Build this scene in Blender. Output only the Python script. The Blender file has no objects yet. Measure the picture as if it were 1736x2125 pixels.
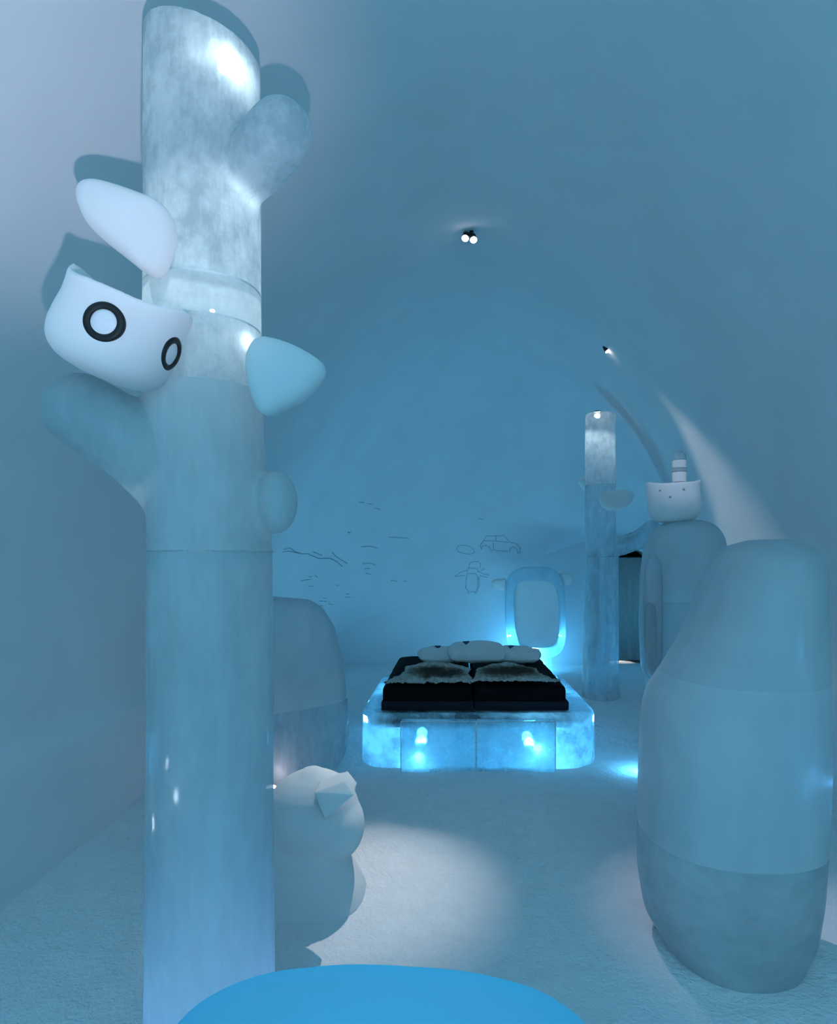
import bpy, bmesh, math, random
from mathutils import Vector, Matrix, noise
random.seed(7)
sc = bpy.context.scene
col = sc.collection
PI = math.pi
# ------------------------------------------------------------------ camera
W, H, F = 1736.0, 2125.0, 1344.0
PX, PY, EYE = 938.0, 1160.0, 1.95
cam_d = bpy.data.cameras.new('camera'); cam = bpy.data.objects.new('camera', cam_d); col.objects.link(cam)
cam.location = (0, 0, EYE); cam.rotation_euler = (PI/2, 0, 0)
cam_d.sensor_fit = 'HORIZONTAL'; cam_d.sensor_width = 36.0; cam_d.lens = F/W*36.0
cam_d.shift_x = (W/2 - PX)/W; cam_d.shift_y = (PY - H/2)/W
cam_d.clip_start = 0.05
sc.camera = cam
# ------------------------------------------------------------------ world, exposure
world = bpy.data.worlds.new('world'); sc.world = world; world.use_nodes = True
world.node_tree.nodes['Background'].inputs[0].default_value = (0.02, 0.06, 0.10, 1)
world.node_tree.nodes['Background'].inputs[1].default_value = 0.3
sc.view_settings.view_transform = 'Standard'; sc.view_settings.look = 'None'
sc.view_settings.gamma = 1.0; sc.view_settings.use_curve_mapping = False
sc.view_settings.exposure = 0.0
cy = sc.cycles; cy.use_light_tree = False
cy.max_bounces = 7; cy.diffuse_bounces = 4; cy.glossy_bounces = 2; cy.transmission_bounces = 6
cy.use_adaptive_sampling = True; cy.adaptive_threshold = 0.08; cy.adaptive_min_samples = 16
cy.transparent_max_bounces = 8; cy.caustics_reflective = False; cy.caustics_refractive = False
cy.sample_clamp_indirect = 4.0; cy.blur_glossy = 1.0

def P(x, y, Y):
    """photo pixel + distance -> point in the room"""
    return Vector(((x - PX)/F*Y, Y, EYE - (y - PY)/F*Y))

def light(kind, name, loc, energy, color, size=0.05, target=None, angle=None, blend=0.5, sy=None):
    d = bpy.data.lights.new(name, kind); o = bpy.data.objects.new(name, d); col.objects.link(o)
    o.location = loc; d.energy = energy; d.color = color
    if kind == 'AREA':
        d.size = size
        if sy: d.shape = 'RECTANGLE'; d.size_y = sy
    else:
        d.shadow_soft_size = size
    if kind == 'SPOT': d.spot_size = math.radians(angle); d.spot_blend = blend
    if target is not None:
        o.rotation_euler = (Vector(target) - Vector(loc)).to_track_quat('-Z', 'Y').to_euler()
    return o

BLUE = (0.09, 0.52, 1.0); AMB = (0.245, 0.71, 1.0); LILAC = (0.95, 0.85, 1.0); WHITE = (0.86, 0.96, 1.0); WARM = (1.0, 0.95, 0.86)
# added blue fill behind the camera, standing in for the hall's ambient light
light('AREA', 'ambient_fill', (0.0, -2.6, 2.8), 92, AMB, 4.6, target=(0.2, 5.5, 0.4), sy=3.2)
# blue led trough on the floor behind the head of the bed, washing the far end of the vault
light('AREA', 'led_trough_light', (0.25, 9.3, 0.10), 26, (0.17, 0.64, 1.0), 2.4, target=(0.25, 9.9, 5), sy=0.25)
# ceiling spots (fixtures are built further down)
L1A = Vector((0.120, 6.15, 4.98)); L1B = Vector((0.205, 6.15, 4.965)); L2 = Vector((1.90, 7.86, 4.45))
light('SPOT', 'spot_on_bust', L1A, 640, (1.0, 0.95, 0.92), 0.03, target=(-0.58, 3.90, 0.1), angle=22, blend=1.0)
light('SPOT', 'spot_on_block', L1B, 330, LILAC, 0.03, target=(1.58, 3.60, 0.2), angle=20, blend=1.0)
light('SPOT', 'spot_on_wall', L2, 200, WARM, 0.05, target=(3.18, 6.95, 1.8), angle=36, blend=1.0)
light('SPOT', 'spot_on_owl_figure', (0.9, 3.2, 4.75), 150, LILAC, 0.03, target=(2.14, 6.2, 2.72), angle=11, blend=1.0)
light('SPOT', 'spot_on_tree', (0.0, 0.05, 1.64), 165, LILAC, 0.02, target=(-1.80, 3.0, 1.64 + 2.75), angle=42, blend=1.0)

# ------------------------------------------------------------------ materials
def nmat(name):
    m = bpy.data.materials.new(name); m.use_nodes = True; nt = m.node_tree; nt.nodes.clear()
    out = nt.nodes.new('ShaderNodeOutputMaterial')
    return m, nt, out
def N(nt, t, **kw):
    n = nt.nodes.new(t)
    for k, v in kw.items():
        if k in n.inputs.keys(): n.inputs[k].default_value = v
        else: setattr(n, k, v)
    return n
def coords(nt, scale=(1, 1, 1), which='Object'):
    tc = N(nt, 'ShaderNodeTexCoord'); mp = N(nt, 'ShaderNodeMapping'); mp.inputs['Scale'].default_value = scale
    nt.links.new(tc.outputs[which], mp.inputs['Vector']); return mp.outputs['Vector']
def ramp(nt, src, stops):
    r = N(nt, 'ShaderNodeValToRGB'); e = r.color_ramp.elements
    while len(e) < len(stops): e.new(0.5)
    for el, (p, c) in zip(e, stops):
        el.position = p; el.color = c if len(c) == 4 else (*c, 1)
    nt.links.new(src, r.inputs[0]); return r.outputs[0]
def g(v): return (v, v, v, 1)

def snow_mat(name, base=(0.86, 0.88, 0.90), dark=None, bump=0.0, fine=90.0, coarse=6.0, dist=0.01):
    m, nt, out = nmat(name); L = nt.links.new
    v = coords(nt)
    n1 = N(nt, 'ShaderNodeTexNoise', Scale=coarse, Detail=2.0, Roughness=0.6); L(v, n1.inputs['Vector'])
    d = dark or tuple(c*0.95 for c in base)
    c = ramp(nt, n1.outputs[0], [(0.3, d), (0.65, base)])
    p = N(nt, 'ShaderNodeBsdfDiffuse', Roughness=0.5); L(c, p.inputs['Color'])
    if bump:
        n2 = N(nt, 'ShaderNodeTexNoise', Scale=fine, Detail=2.0, Roughness=0.7); L(v, n2.inputs['Vector'])
        b = N(nt, 'ShaderNodeBump', Strength=bump, Distance=dist); L(n2.outputs[0], b.inputs['Height']); L(b.outputs[0], p.inputs['Normal'])
    L(p.outputs[0], out.inputs[0])
    return m

def ice_mat(name, tint=(0.80, 0.93, 0.98), clear=0.55, cloudy=0.9, lo=0.35, hi=0.70, stretch=(5, 5, 1.6), nscale=1.0,
            rough=0.12, through=0.18, front=0.45, bump=0.3, detail=4.0, streak=0.5):
    """glass body clouded by white ice: noise says where it is milky"""
    m, nt, out = nmat(name); L = nt.links.new
    v = coords(nt, stretch)
    n1 = N(nt, 'ShaderNodeTexNoise', Scale=nscale, Detail=detail, Roughness=0.6); L(v, n1.inputs['Vector'])
    v2 = coords(nt, (stretch[0]*9, stretch[1]*9, stretch[2]*1.3))
    n2 = N(nt, 'ShaderNodeTexNoise', Scale=nscale, Detail=2.0, Roughness=0.6); L(v2, n2.inputs['Vector'])
    mixn = N(nt, 'ShaderNodeMath', operation='MULTIPLY_ADD'); L(n2.outputs[0], mixn.inputs[0]); mixn.inputs[1].default_value = streak*0.5; 
    sub = N(nt, 'ShaderNodeMath', operation='SUBTRACT'); L(n1.outputs[0], sub.inputs[0]); sub.inputs[1].default_value = streak*0.25
    L(sub.outputs[0], mixn.inputs[2])
    fac = ramp(nt, mixn.outputs[0], [(lo, g(1 - clear)), (hi, g(cloudy))])
    b = N(nt, 'ShaderNodeBump', Strength=bump, Distance=0.012); L(mixn.outputs[0], b.inputs['Height'])
    gl = N(nt, 'ShaderNodeBsdfGlass', Roughness=rough, IOR=1.25); gl.inputs['Color'].default_value = (*tint, 1); L(b.outputs[0], gl.inputs['Normal'])
    tr = N(nt, 'ShaderNodeBsdfTranslucent'); tr.inputs[0].default_value = (*tint, 1); L(b.outputs[0], tr.inputs['Normal'])
    df = N(nt, 'ShaderNodeBsdfDiffuse'); df.inputs[0].default_value = (*[0.60 + 0.37*t for t in tint], 1); L(b.outputs[0], df.inputs['Normal'])
    mk = N(nt, 'ShaderNodeMixShader'); mk.inputs[0].default_value = front; L(tr.outputs[0], mk.inputs[1]); L(df.outputs[0], mk.inputs[2])
    tp = N(nt, 'ShaderNodeBsdfTransparent'); tp.inputs[0].default_value = (*[0.4 + 0.6*t for t in tint], 1)
    gt = N(nt, 'ShaderNodeMixShader'); gt.inputs[0].default_value = through; L(gl.outputs[0], gt.inputs[1]); L(tp.outputs[0], gt.inputs[2])
    mm = N(nt, 'ShaderNodeMixShader'); L(fac, mm.inputs[0]); L(gt.outputs[0], mm.inputs[1]); L(mk.outputs[0], mm.inputs[2])
    L(mm.outputs[0], out.inputs[0])
    return m

def plain_mat(name, color, rough=0.7, metal=0.0, bump=0.0, scale=60, spec=0.4, var=0.85):
    m, nt, out = nmat(name); L = nt.links.new
    p = N(nt, 'ShaderNodeBsdfPrincipled', Roughness=rough, Metallic=metal); p.inputs['Specular IOR Level'].default_value = spec
    n = N(nt, 'ShaderNodeTexNoise', Scale=scale, Detail=4.0); L(coords(nt), n.inputs['Vector'])
    L(ramp(nt, n.outputs[0], [(0.3, tuple(c*var for c in color)), (0.7, color)]), p.inputs['Base Color'])
    if bump:
        b = N(nt, 'ShaderNodeBump', Strength=bump, Distance=0.01); L(n.outputs[0], b.inputs['Height']); L(b.outputs[0], p.inputs['Normal'])
    L(p.outputs[0], out.inputs[0]); return m
def emit_mat(name, color, strength):
    m, nt, out = nmat(name); e = N(nt, 'ShaderNodeEmission', Strength=strength); e.inputs[0].default_value = (*color, 1)
    nt.links.new(e.outputs[0], out.inputs[0]); return m

M = {}
M['wall'] = snow_mat('packed_snow_wall', (0.87, 0.89, 0.91), bump=0, coarse=1.3)
M['floor'] = snow_mat('trodden_snow', (0.90, 0.92, 0.94), bump=0.7, fine=30, coarse=7, dist=0.025)
M['snow'] = snow_mat('carved_snow', (0.88, 0.89, 0.90), bump=0.04, fine=120, coarse=4)
M['ice'] = ice_mat('ice_milky', clear=0.72, cloudy=0.78, lo=0.15, hi=0.88, front=0.75, bump=0.04, streak=0.22, stretch=(3.2, 3.2, 1.2))
M['ice_clear'] = ice_mat('ice_clear', clear=0.85, cloudy=0.60, lo=0.30, hi=0.85, rough=0.07, through=0.55, front=0.7, bump=0.04, streak=0.22, stretch=(4, 4, 1.6))
M['ice_bright'] = ice_mat('ice_cracked', clear=0.55, cloudy=0.95, lo=0.38, hi=0.64, stretch=(8, 8, 5.5), rough=0.08, through=0.4, front=0.40, bump=0.25, streak=0.22, detail=6)
M['ice_frost'] = ice_mat('ice_frosted', clear=0.25, cloudy=0.97, lo=0.35, hi=0.6, front=0.35, stretch=(4, 4, 9), through=0.3, bump=0.10)
M['ice_block'] = ice_mat('ice_block', clear=0.58, cloudy=0.82, lo=0.22, hi=0.80, stretch=(1.2, 1.2, 0.8), rough=0.2, through=0.3, streak=0.10, front=0.8, bump=0.03, detail=3)
M['ice_block_clear'] = ice_mat('ice_block_clear', clear=0.66, cloudy=0.76, lo=0.22, hi=0.80, stretch=(1.2, 1.2, 0.8), rough=0.15, through=0.3, streak=0.14, front=0.8, bump=0.04, detail=3)
M['ice_glassy'] = ice_mat('ice_glassy', tint=(0.82, 0.96, 1.0), clear=0.86, cloudy=0.70, lo=0.42, hi=0.66, stretch=(3.4, 3.4, 3.4), rough=0.03, through=0.55, front=0.2, streak=0.15, bump=0.12, detail=5)
M['ice_bed'] = ice_mat('ice_bed', tint=(0.78, 0.93, 1.0), clear=0.78, cloudy=0.85, lo=0.42, hi=0.64, stretch=(3.0, 3.0, 3.0), rough=0.07, through=0.35, front=0.3, streak=0.2, bump=0.15)
M['ice_lit'] = ice_mat('ice_lit_milk', tint=(0.38, 0.84, 0.98), clear=0.02, cloudy=0.99, front=0.2, stretch=(2, 2, 2), bump=0.03)
M['ice_rim'] = ice_mat('ice_rim', tint=(0.70, 0.92, 1.0), clear=0.40, cloudy=0.75, lo=0.3, hi=0.7, front=0.5, through=0.4, rough=0.1, bump=0.05, streak=0.15, detail=3)
M['ice_deep'] = ice_mat('ice_deep', tint=(0.66, 0.85, 0.90), clear=0.72, cloudy=0.66, lo=0.3, hi=0.7, stretch=(1.4, 1.4, 2.2), rough=0.12, through=0.3, streak=0.2, front=0.8, bump=0.05, detail=4)
M['ice_wing'] = ice_mat('ice_wing', tint=(0.70, 0.86, 1.0), clear=0.45, cloudy=0.7, front=0.85, bump=0.03, streak=0.1, stretch=(1.5, 1.5, 1), detail=2)
M['mattress'] = plain_mat('black_cloth', (0.006, 0.0065, 0.008), 0.9, bump=0.2, scale=90, spec=0.1)
M['base_cloth'] = plain_mat('charcoal_cloth', (0.022, 0.024, 0.034), 0.9, bump=0.15, scale=120, spec=0.1)
M['pillow'] = plain_mat('pillow_cotton', (0.86, 0.85, 0.84), 0.9, bump=0.1, scale=14, spec=0.1, var=0.95)
M['tag'] = plain_mat('pillow_tag', (0.05, 0.07, 0.16), 0.8)
M['eye_black'] = plain_mat('charcoal_black', (0.012, 0.013, 0.016), 0.55, bump=0.5, scale=40)
M['eye_white'] = plain_mat('eye_white', (0.9, 0.9, 0.93), 0.5, var=0.97)
M['metal'] = plain_mat('dark_metal', (0.03, 0.035, 0.04), 0.45, metal=0.6)
M['curtain'] = plain_mat('grey_curtain', (0.50, 0.56, 0.55), 0.9, bump=0.2, scale=20)
M['groove_shade'] = plain_mat('painted_groove_shade', (0.36, 0.44, 0.46), 0.9)  # darker tone paints the shade of the cut lines onto raised tubes
M['dent_shade'] = plain_mat('dent_shade', (0.55, 0.58, 0.60), 0.9)  # grey paints the shade of small holes; the dimples are solid
M['dark'] = plain_mat('passage_painted_dark', (0.05, 0.05, 0.06), 0.9)  # near-black walls stand in for the missing light in the passage
M['lamp'] = emit_mat('lamp_glow', (1.0, 0.97, 0.92), 14)
M['led_white'] = emit_mat('led_white', (0.85, 0.95, 1.0), 40)
M['led_blue'] = emit_mat('led_blue', (0.15, 0.6, 1.0), 1.2)

# ------------------------------------------------------------------ mesh helpers
def mesh_obj(name, me, mat, parent=None, loc=None, smooth=True):
    o = bpy.data.objects.new(name, me); col.objects.link(o)
    if mat is not None:
        me.materials.clear(); me.materials.append(M[mat] if isinstance(mat, str) else mat)
    if smooth:
        me.polygons.foreach_set('use_smooth', [True]*len(me.polygons))
    if parent is not None:
        o.parent = parent; o.matrix_parent_inverse = Matrix.Translation(parent.location).inverted() if parent.type == 'EMPTY' else Matrix.Identity(4)
    if loc is not None: o.location = loc
    return o
def thing(name, loc, label, cat, group=None):
    o = bpy.data.objects.new(name, None); col.objects.link(o); o.location = loc; o.empty_display_size = 0.1
    return tag(o, label, cat, group)
def tag(o, label, cat, group=None):
    o['label'] = label; o['category'] = cat
    if group: o['group'] = group
    return o
def struct(o): o['kind'] = 'structure'; return o
def to_mesh(geo, name='m'):
    me = bpy.data.meshes.new(name); me.from_pydata([tuple(v) for v in geo[0]], [], geo[1]); me.validate(); me.update()
    bm = bmesh.new(); bm.from_mesh(me); bmesh.ops.recalc_face_normals(bm, faces=bm.faces); bm.to_mesh(me); bm.free()
    return me
def join(*geos):
    V, Fc = [], []
    for v, f in geos:
        k = len(V); V += list(v); Fc += [tuple(i + k for i in q) for q in f]
    return V, Fc
def loft(rings, cap=True):
    n = len(rings[0]); V = [v for r in rings for v in r]; Fc = []
    for i in range(len(rings) - 1):
        for j in range(n):
            k = (j + 1) % n
            Fc.append((i*n + j, i*n + k, (i + 1)*n + k, (i + 1)*n + j))
    if cap:
        Fc.append(tuple(range(n - 1, -1, -1))); Fc.append(tuple(range((len(rings) - 1)*n, len(rings)*n)))
    return V, Fc
def sring(cx, cyy, z, rx, ry, n=40, p=2.0, tilt=None):
    out = []
    for i in range(n):
        a = 2*PI*i/n; c, s = math.cos(a), math.sin(a)
        x = cx + rx*math.copysign(abs(c)**(2/p), c); y = cyy + ry*math.copysign(abs(s)**(2/p), s)
        out.append(Vector((x, y, z + (tilt(x, y) if tilt else 0))))
    return out
def ellipsoid(c, r, rot=None, nu=28, nv=16):
    rings = []
    for i in range(1, nv):
        t = PI*i/nv
        rings.append([Vector((r[0]*math.sin(t)*math.cos(2*PI*j/nu), r[1]*math.sin(t)*math.sin(2*PI*j/nu), -r[2]*math.cos(t))) for j in range(nu)])
    V, Fc = loft(rings)
    m = rot.to_matrix() if rot is not None else Matrix.Identity(3)
    return [m @ v + Vector(c) for v in V], Fc
def tube(pts, rad, n=24, round_end=True, round_start=False):
    pts = [Vector(p) for p in pts]; rings = []
    def ring(p, d, r):
        q = d.to_track_quat('Z', 'Y').to_matrix()
        return [p + q @ Vector((r*math.cos(2*PI*j/n), r*math.sin(2*PI*j/n), 0)) for j in range(n)]
    dirs = []
    for i in range(len(pts)):
        a = pts[max(i - 1, 0)]; b = pts[min(i + 1, len(pts) - 1)]; dirs.append((b - a).normalized())
    if round_start:
        for t in (80, 60, 40, 20):
            t = math.radians(t); rings.append(ring(pts[0] - dirs[0]*rad[0]*math.sin(t), dirs[0], rad[0]*math.cos(t)))
    for p, d, r in zip(pts, dirs, rad): rings.append(ring(p, d, r))
    if round_end:
        for t in (20, 40, 60, 80):
            t = math.radians(t); rings.append(ring(pts[-1] + dirs[-1]*rad[-1]*math.sin(t), dirs[-1], rad[-1]*math.cos(t)))
    return loft(rings)
def box(x0, x1, y0, y1, z0, z1):
    V = [Vector(v) for v in ((x0,y0,z0),(x1,y0,z0),(x1,y1,z0),(x0,y1,z0),(x0,y0,z1),(x1,y0,z1),(x1,y1,z1),(x0,y1,z1))]
    return V, [(3,2,1,0),(4,5,6,7),(0,1,5,4),(1,2,6,5),(2,3,7,6),(3,0,4,7)]
def evaluated(me, mods):
    o = bpy.data.objects.new('tmp', me); col.objects.link(o)
    for t, kw in mods:
        md = o.modifiers.new(t.lower(), t)
        for k, v in kw.items(): setattr(md, k, v)
    dg = bpy.context.evaluated_depsgraph_get()
    r = bpy.data.meshes.new_from_object(o.evaluated_get(dg)); bpy.data.objects.remove(o)
    return r
def remesh(geo, voxel, smooth=8, f=0.5, cuts=()):
    me = evaluated(to_mesh(geo), [('REMESH', dict(mode='VOXEL', voxel_size=voxel)), ('SMOOTH', dict(factor=f, iterations=smooth))])
    if cuts:
        bm = bmesh.new(); bm.from_mesh(me)
        for co, no in cuts: bmesh.ops.bisect_plane(bm, geom=bm.verts[:] + bm.edges[:] + bm.faces[:], plane_co=co, plane_no=no, dist=1e-5)
        bm.to_mesh(me); bm.free(); me.update()
    return me
def bevelled(geo, w, seg=3, extra=()):
    return evaluated(to_mesh(geo), [('BEVEL', dict(width=w, segments=seg, limit_method='ANGLE', angle_limit=math.radians(40)))] + list(extra))
def split(me, test):
    """cut one continuous surface into named pieces; keeps the shared smooth normals"""
    groups = {}
    nrm = [v.normal.copy() for v in me.vertices]
    for p in me.polygons:
        groups.setdefault(test(p.center), []).append(p.vertices[:])
    out = {}
    for k, fs in groups.items():
        idx = {}; V = []; NN = []; Fc = []
        for f in fs:
            q = []
            for i in f:
                if i not in idx: idx[i] = len(V); V.append(me.vertices[i].co.copy()); NN.append(nrm[i])
                q.append(idx[i])
            Fc.append(q)
        m2 = bpy.data.meshes.new(k); m2.from_pydata([tuple(v) for v in V], [], Fc); m2.update()
        m2.polygons.foreach_set('use_smooth', [True]*len(m2.polygons))
        m2.normals_split_custom_set_from_vertices([tuple(n) for n in NN])
        out[k] = m2
    return out
def outline_solid(pts, Y, depth, steps=9, p=2.4, sub=4):
    """rounded solid from a closed pixel outline, standing at distance Y with a real depth"""
    P3 = [P(x, y, Y) for x, y in pts]; n = len(P3); dense = []
    for i in range(n):                                   # catmull-rom
        a, b, c, d = P3[i - 1], P3[i], P3[(i + 1) % n], P3[(i + 2) % n]
        for k in range(sub):
            t = k/sub
            dense.append(0.5*((2*b) + (c - a)*t + (2*a - 5*b + 4*c - d)*t*t + (3*b - a - 3*c + d)*t**3))
    ctr = sum(dense, Vector())/len(dense); rings = []
    for i in range(steps + 1):
        u = -0.985 + 1.97*i/steps; s = (1 - abs(u)**p)**(1/p)
        rings.append([Vector((ctr.x + (v.x - ctr.x)*s, Y + u*depth/2, ctr.z + (v.z - ctr.z)*s)) for v in dense])
    return loft(rings)
def interp(tab, z):
    if z <= tab[0][0]: return tab[0][1:]
    for a, b in zip(tab, tab[1:]):
        if z <= b[0]:
            t = (z - a[0])/(b[0] - a[0]); return tuple(p + (q - p)*t for p, q in zip(a[1:], b[1:]))
    return tab[-1][1:]

# ------------------------------------------------------------------ the vaulted hall
CX, HA, Z0, ZA = 0.35, 2.97, 0.87, 5.10
YF, YB = -3.0, 12.0
def sstep(a, b, x):
    t = max(0, min(1, (x - a)/(b - a))); return t*t*(3 - 2*t)
def half(Y, right): return HA + (0.80*sstep(8.3, 11.6, Y) if right else 0.0)
RF = 1.8
def fillet(Y, right, z):
    """the vault rounds over into the far wall (not round the doorway)"""
    t = min(max(Y - (YB - RF), 0), RF*0.999); d = RF - math.sqrt(RF*RF - t*t)
    w = sstep(2.3, 3.6, z) if right else sstep(0.2, 1.4, z)
    return 1 - d/HA*w
def prof(s, Y):
    """s 0..1 from the left foot over the crown to the right foot"""
    right = s > 0.5; u = 2*s if not right else 2*(1 - s)
    if u < 0.09: x, z = HA - 0.13, Z0 - 0.13 - (0.09 - u)/0.09*0.90
    elif u < 0.12: t = (u - 0.09)/0.03; x, z = HA - 0.13*(1 - t), Z0 - 0.13*(1 - t)
    else:
        a = (u - 0.12)/0.88*PI/2; x, z = HA*math.cos(a), Z0 + (ZA - Z0)*math.sin(a)
    k = fillet(Y, right, z); x *= half(Y, right)/HA*k
    if z > Z0: z = Z0 + (z - Z0)*k
    X = CX + (x if right else -x)
    d = 0.018*noise.noise(Vector((X*0.6, Y*0.6, z*0.6))) + 0.005*noise.noise(Vector((X*2.6, Y*2.6, z*2.6)))
    return Vector((X + d*(1 if X > CX else -1), Y, z + d*0.5))
SS = []
for i in range(0, 9): SS.append(i/8*0.045)
for i in range(1, 5): SS.append(0.045 + i/4*0.015)
for i in range(1, 61): SS.append(0.06 + i/60*0.44)
SS = SS + [1 - s for s in SS[-2::-1]]
YS = [YF + (YB - RF - YF)*i/140 for i in range(140)] + [YB - RF + RF*math.sin(PI/2*i/24) for i in range(25)] + [YB + 0.02]
NY = len(YS)
def vault_piece(name, s0, s1):
    ss = [s for s in SS if s0 - 1e-6 <= s <= s1 + 1e-6]
    V, NN, Fc = [], [], []
    for j in range(NY):
        Y = YS[j]
        for s in ss:
            V.append(prof(s, Y))
            ds = prof(min(s + 0.003, 1), Y) - prof(max(s - 0.003, 0), Y); dy = prof(s, min(Y + 0.02, YB)) - prof(s, min(Y, YB - 0.001) - 0.02)
            NN.append(tuple(dy.cross(ds).normalized()))
    n = len(ss)
    for j in range(NY - 1):
        for i in range(n - 1): Fc.append((j*n + i, (j + 1)*n + i, (j + 1)*n + i + 1, j*n + i + 1))
    me = bpy.data.meshes.new(name); me.from_pydata([tuple(v) for v in V], [], Fc); me.update()
    c = me.polygons[len(Fc)//2]
    if c.normal.dot(Vector((CX, c.center.y, 1.5)) - c.center) < 0: me.flip_normals()
    o = mesh_obj(name, me, 'wall')
    k = NN[len(NN)//2]; s = 1 if Vector(k).dot(Vector((CX, 0, 1.5)) - Vector((V[len(V)//2].x, 0, V[len(V)//2].z))) > 0 else -1
    me.normals_split_custom_set_from_vertices([tuple(s*q for q in v) for v in NN])
    return struct(o)
s_cut = SS[45]
vault_piece('wall_left', 0, s_cut); vault_piece('ceiling', s_cut, 1 - s_cut); vault_piece('wall_right', 1 - s_cut, 1)
# floor: trodden snow with real dents
nx, ny = 190, 400; V = []; Fc = []
def floor_z(x, y):
    q = Vector((x, y, 0))
    z = 0.020*noise.noise(q*0.9) + 0.012*noise.noise(q*2.7 + Vector((3, 1, 0))) + 0.006*noise.noise(q*7.5) + 0.004*noise.noise(q*17)
    r = noise.noise(q*4.2 + Vector((9, 4, 0)))
    if r > 0.42: z -= 0.03*(r - 0.42)
    edge = max(0, -1.95 - x) ; z += 0.10*min(edge, 0.5)**1.5
    return z - 0.012
for j in range(ny + 1):
    y = YF - 0.02 + (YB + 1.6 - YF)*j/ny
    for i in range(nx + 1):
        x = -2.75 + 7.2*i/nx; V.append(Vector((x, y, floor_z(x, y))))
for j in range(ny):
    for i in range(nx): k = j*(nx + 1) + i; Fc.append((k, k + 1, k + nx + 2, k + nx + 1))
me = bpy.data.meshes.new('floor'); me.from_pydata([tuple(v) for v in V], [], Fc); me.update()
struct(mesh_obj('floor', me, 'floor'))
# end walls; the far one has the doorway cut out of it
def end_wall(name, Y, hole=None):
    bm = bmesh.new(); loop = [bm.verts.new(prof(s, Y) + Vector((0, 0, -0.12 if (s == 0 or s == 1) else 0))) for s in SS]
    for a, b in zip(loop, loop[1:] + loop[:1]): bm.edges.new((a, b))
    if hole:
        hv = [bm.verts.new(h) for h in hole]
        for a, b in zip(hv, hv[1:] + hv[:1]): bm.edges.new((a, b))
    bmesh.ops.triangle_fill(bm, use_beauty=True, edges=bm.edges)
    for f in bm.faces:
        if f.normal.y*(1 if Y > 0 else -1) > 0: f.normal_flip()
    me = bpy.data.meshes.new(name); bm.to_mesh(me); bm.free()
    return struct(mesh_obj(name, me, 'wall', smooth=False))
D0, D1, DZ = 2.82, 3.72, 2.16
hole = [Vector((D0, YB, -0.06))]
for i in range(0, 13):
    a = PI - PI*i/12; hole.append(Vector(((D0 + D1)/2 + (D1 - D0)/2*math.cos(a), YB, 1.86 + (DZ - 1.86)*math.sin(a))))
hole.append(Vector((D1, YB, -0.06)))
wall_back = end_wall('wall_back', YB, hole)
end_wall('wall_front', YF)
# doorway reveal and passage behind it, its darkness put into the colour
rings = [[h + Vector((0, dy, 0)) for h in hole] for dy in (0, 0.5)]
n = len(hole); V = rings[0] + rings[1]; Fc = [(j, j + 1, n + j + 1, n + j) for j in range(n - 1)]
struct(mesh_obj('door_1', to_mesh((V, Fc)), 'wall'))
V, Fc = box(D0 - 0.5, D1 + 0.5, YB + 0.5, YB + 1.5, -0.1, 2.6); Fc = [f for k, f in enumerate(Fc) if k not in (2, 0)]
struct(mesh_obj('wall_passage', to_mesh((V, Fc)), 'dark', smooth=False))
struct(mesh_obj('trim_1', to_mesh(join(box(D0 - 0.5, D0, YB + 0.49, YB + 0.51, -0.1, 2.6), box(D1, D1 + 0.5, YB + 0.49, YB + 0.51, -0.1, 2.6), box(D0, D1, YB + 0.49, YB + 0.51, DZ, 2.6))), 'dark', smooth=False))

# ------------------------------------------------------------------ ice trees
def block(rings_tab, n=48, seed=0, bev=0.012, wob=0.006, tilt=None, subz=0.06):
    """turned ice block: rows of (z, cx, cy, r)"""
    z0, z1 = rings_tab[0][0], rings_tab[-1][0]; k = max(2, int((z1 - z0)/subz)); rings = []
    zs = [z0, z0 + bev*0.3, z0 + bev] + [z0 + (z1 - z0)*i/k for i in range(1, k)] + [z1 - bev, z1 - bev*0.3, z1]
    for z in zs:
        cx, cyy, r = interp(rings_tab, z); e = min(z - z0, z1 - z)
        ins = bev*(1 - math.sqrt(max(0, 1 - (1 - min(e/bev, 1))**2)))
        ring = []
        for i in range(n):
            a = 2*PI*i/n
            rr = r - ins + wob*noise.noise(Vector((math.cos(a)*1.2 + seed, math.sin(a)*1.2, z*1.7)))
            x, y = rr*math.cos(a), rr*math.sin(a)
            ring.append(Vector((cx + x, cyy + y, z + (tilt(x, y)*sstep(z0, z1, z) if tilt else 0))))
        rings.append(ring)
    return loft(rings)
def band_ring(cx, cyy, z, r, h, n=64, t=0.008):
    rings = [sring(cx, cyy, zz, rr, rr, n) for zz, rr in ((z - h/2, r - t), (z - h/2, r), (z + h/2, r), (z + h/2, r - t))]
    return loft(rings + [rings[0]], cap=False)
def leaf(parent, pts, Y, depth):
    return mesh_obj('leaf', remesh(outline_solid(pts, Y, depth), 0.012, 6), 'snow', parent)

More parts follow.
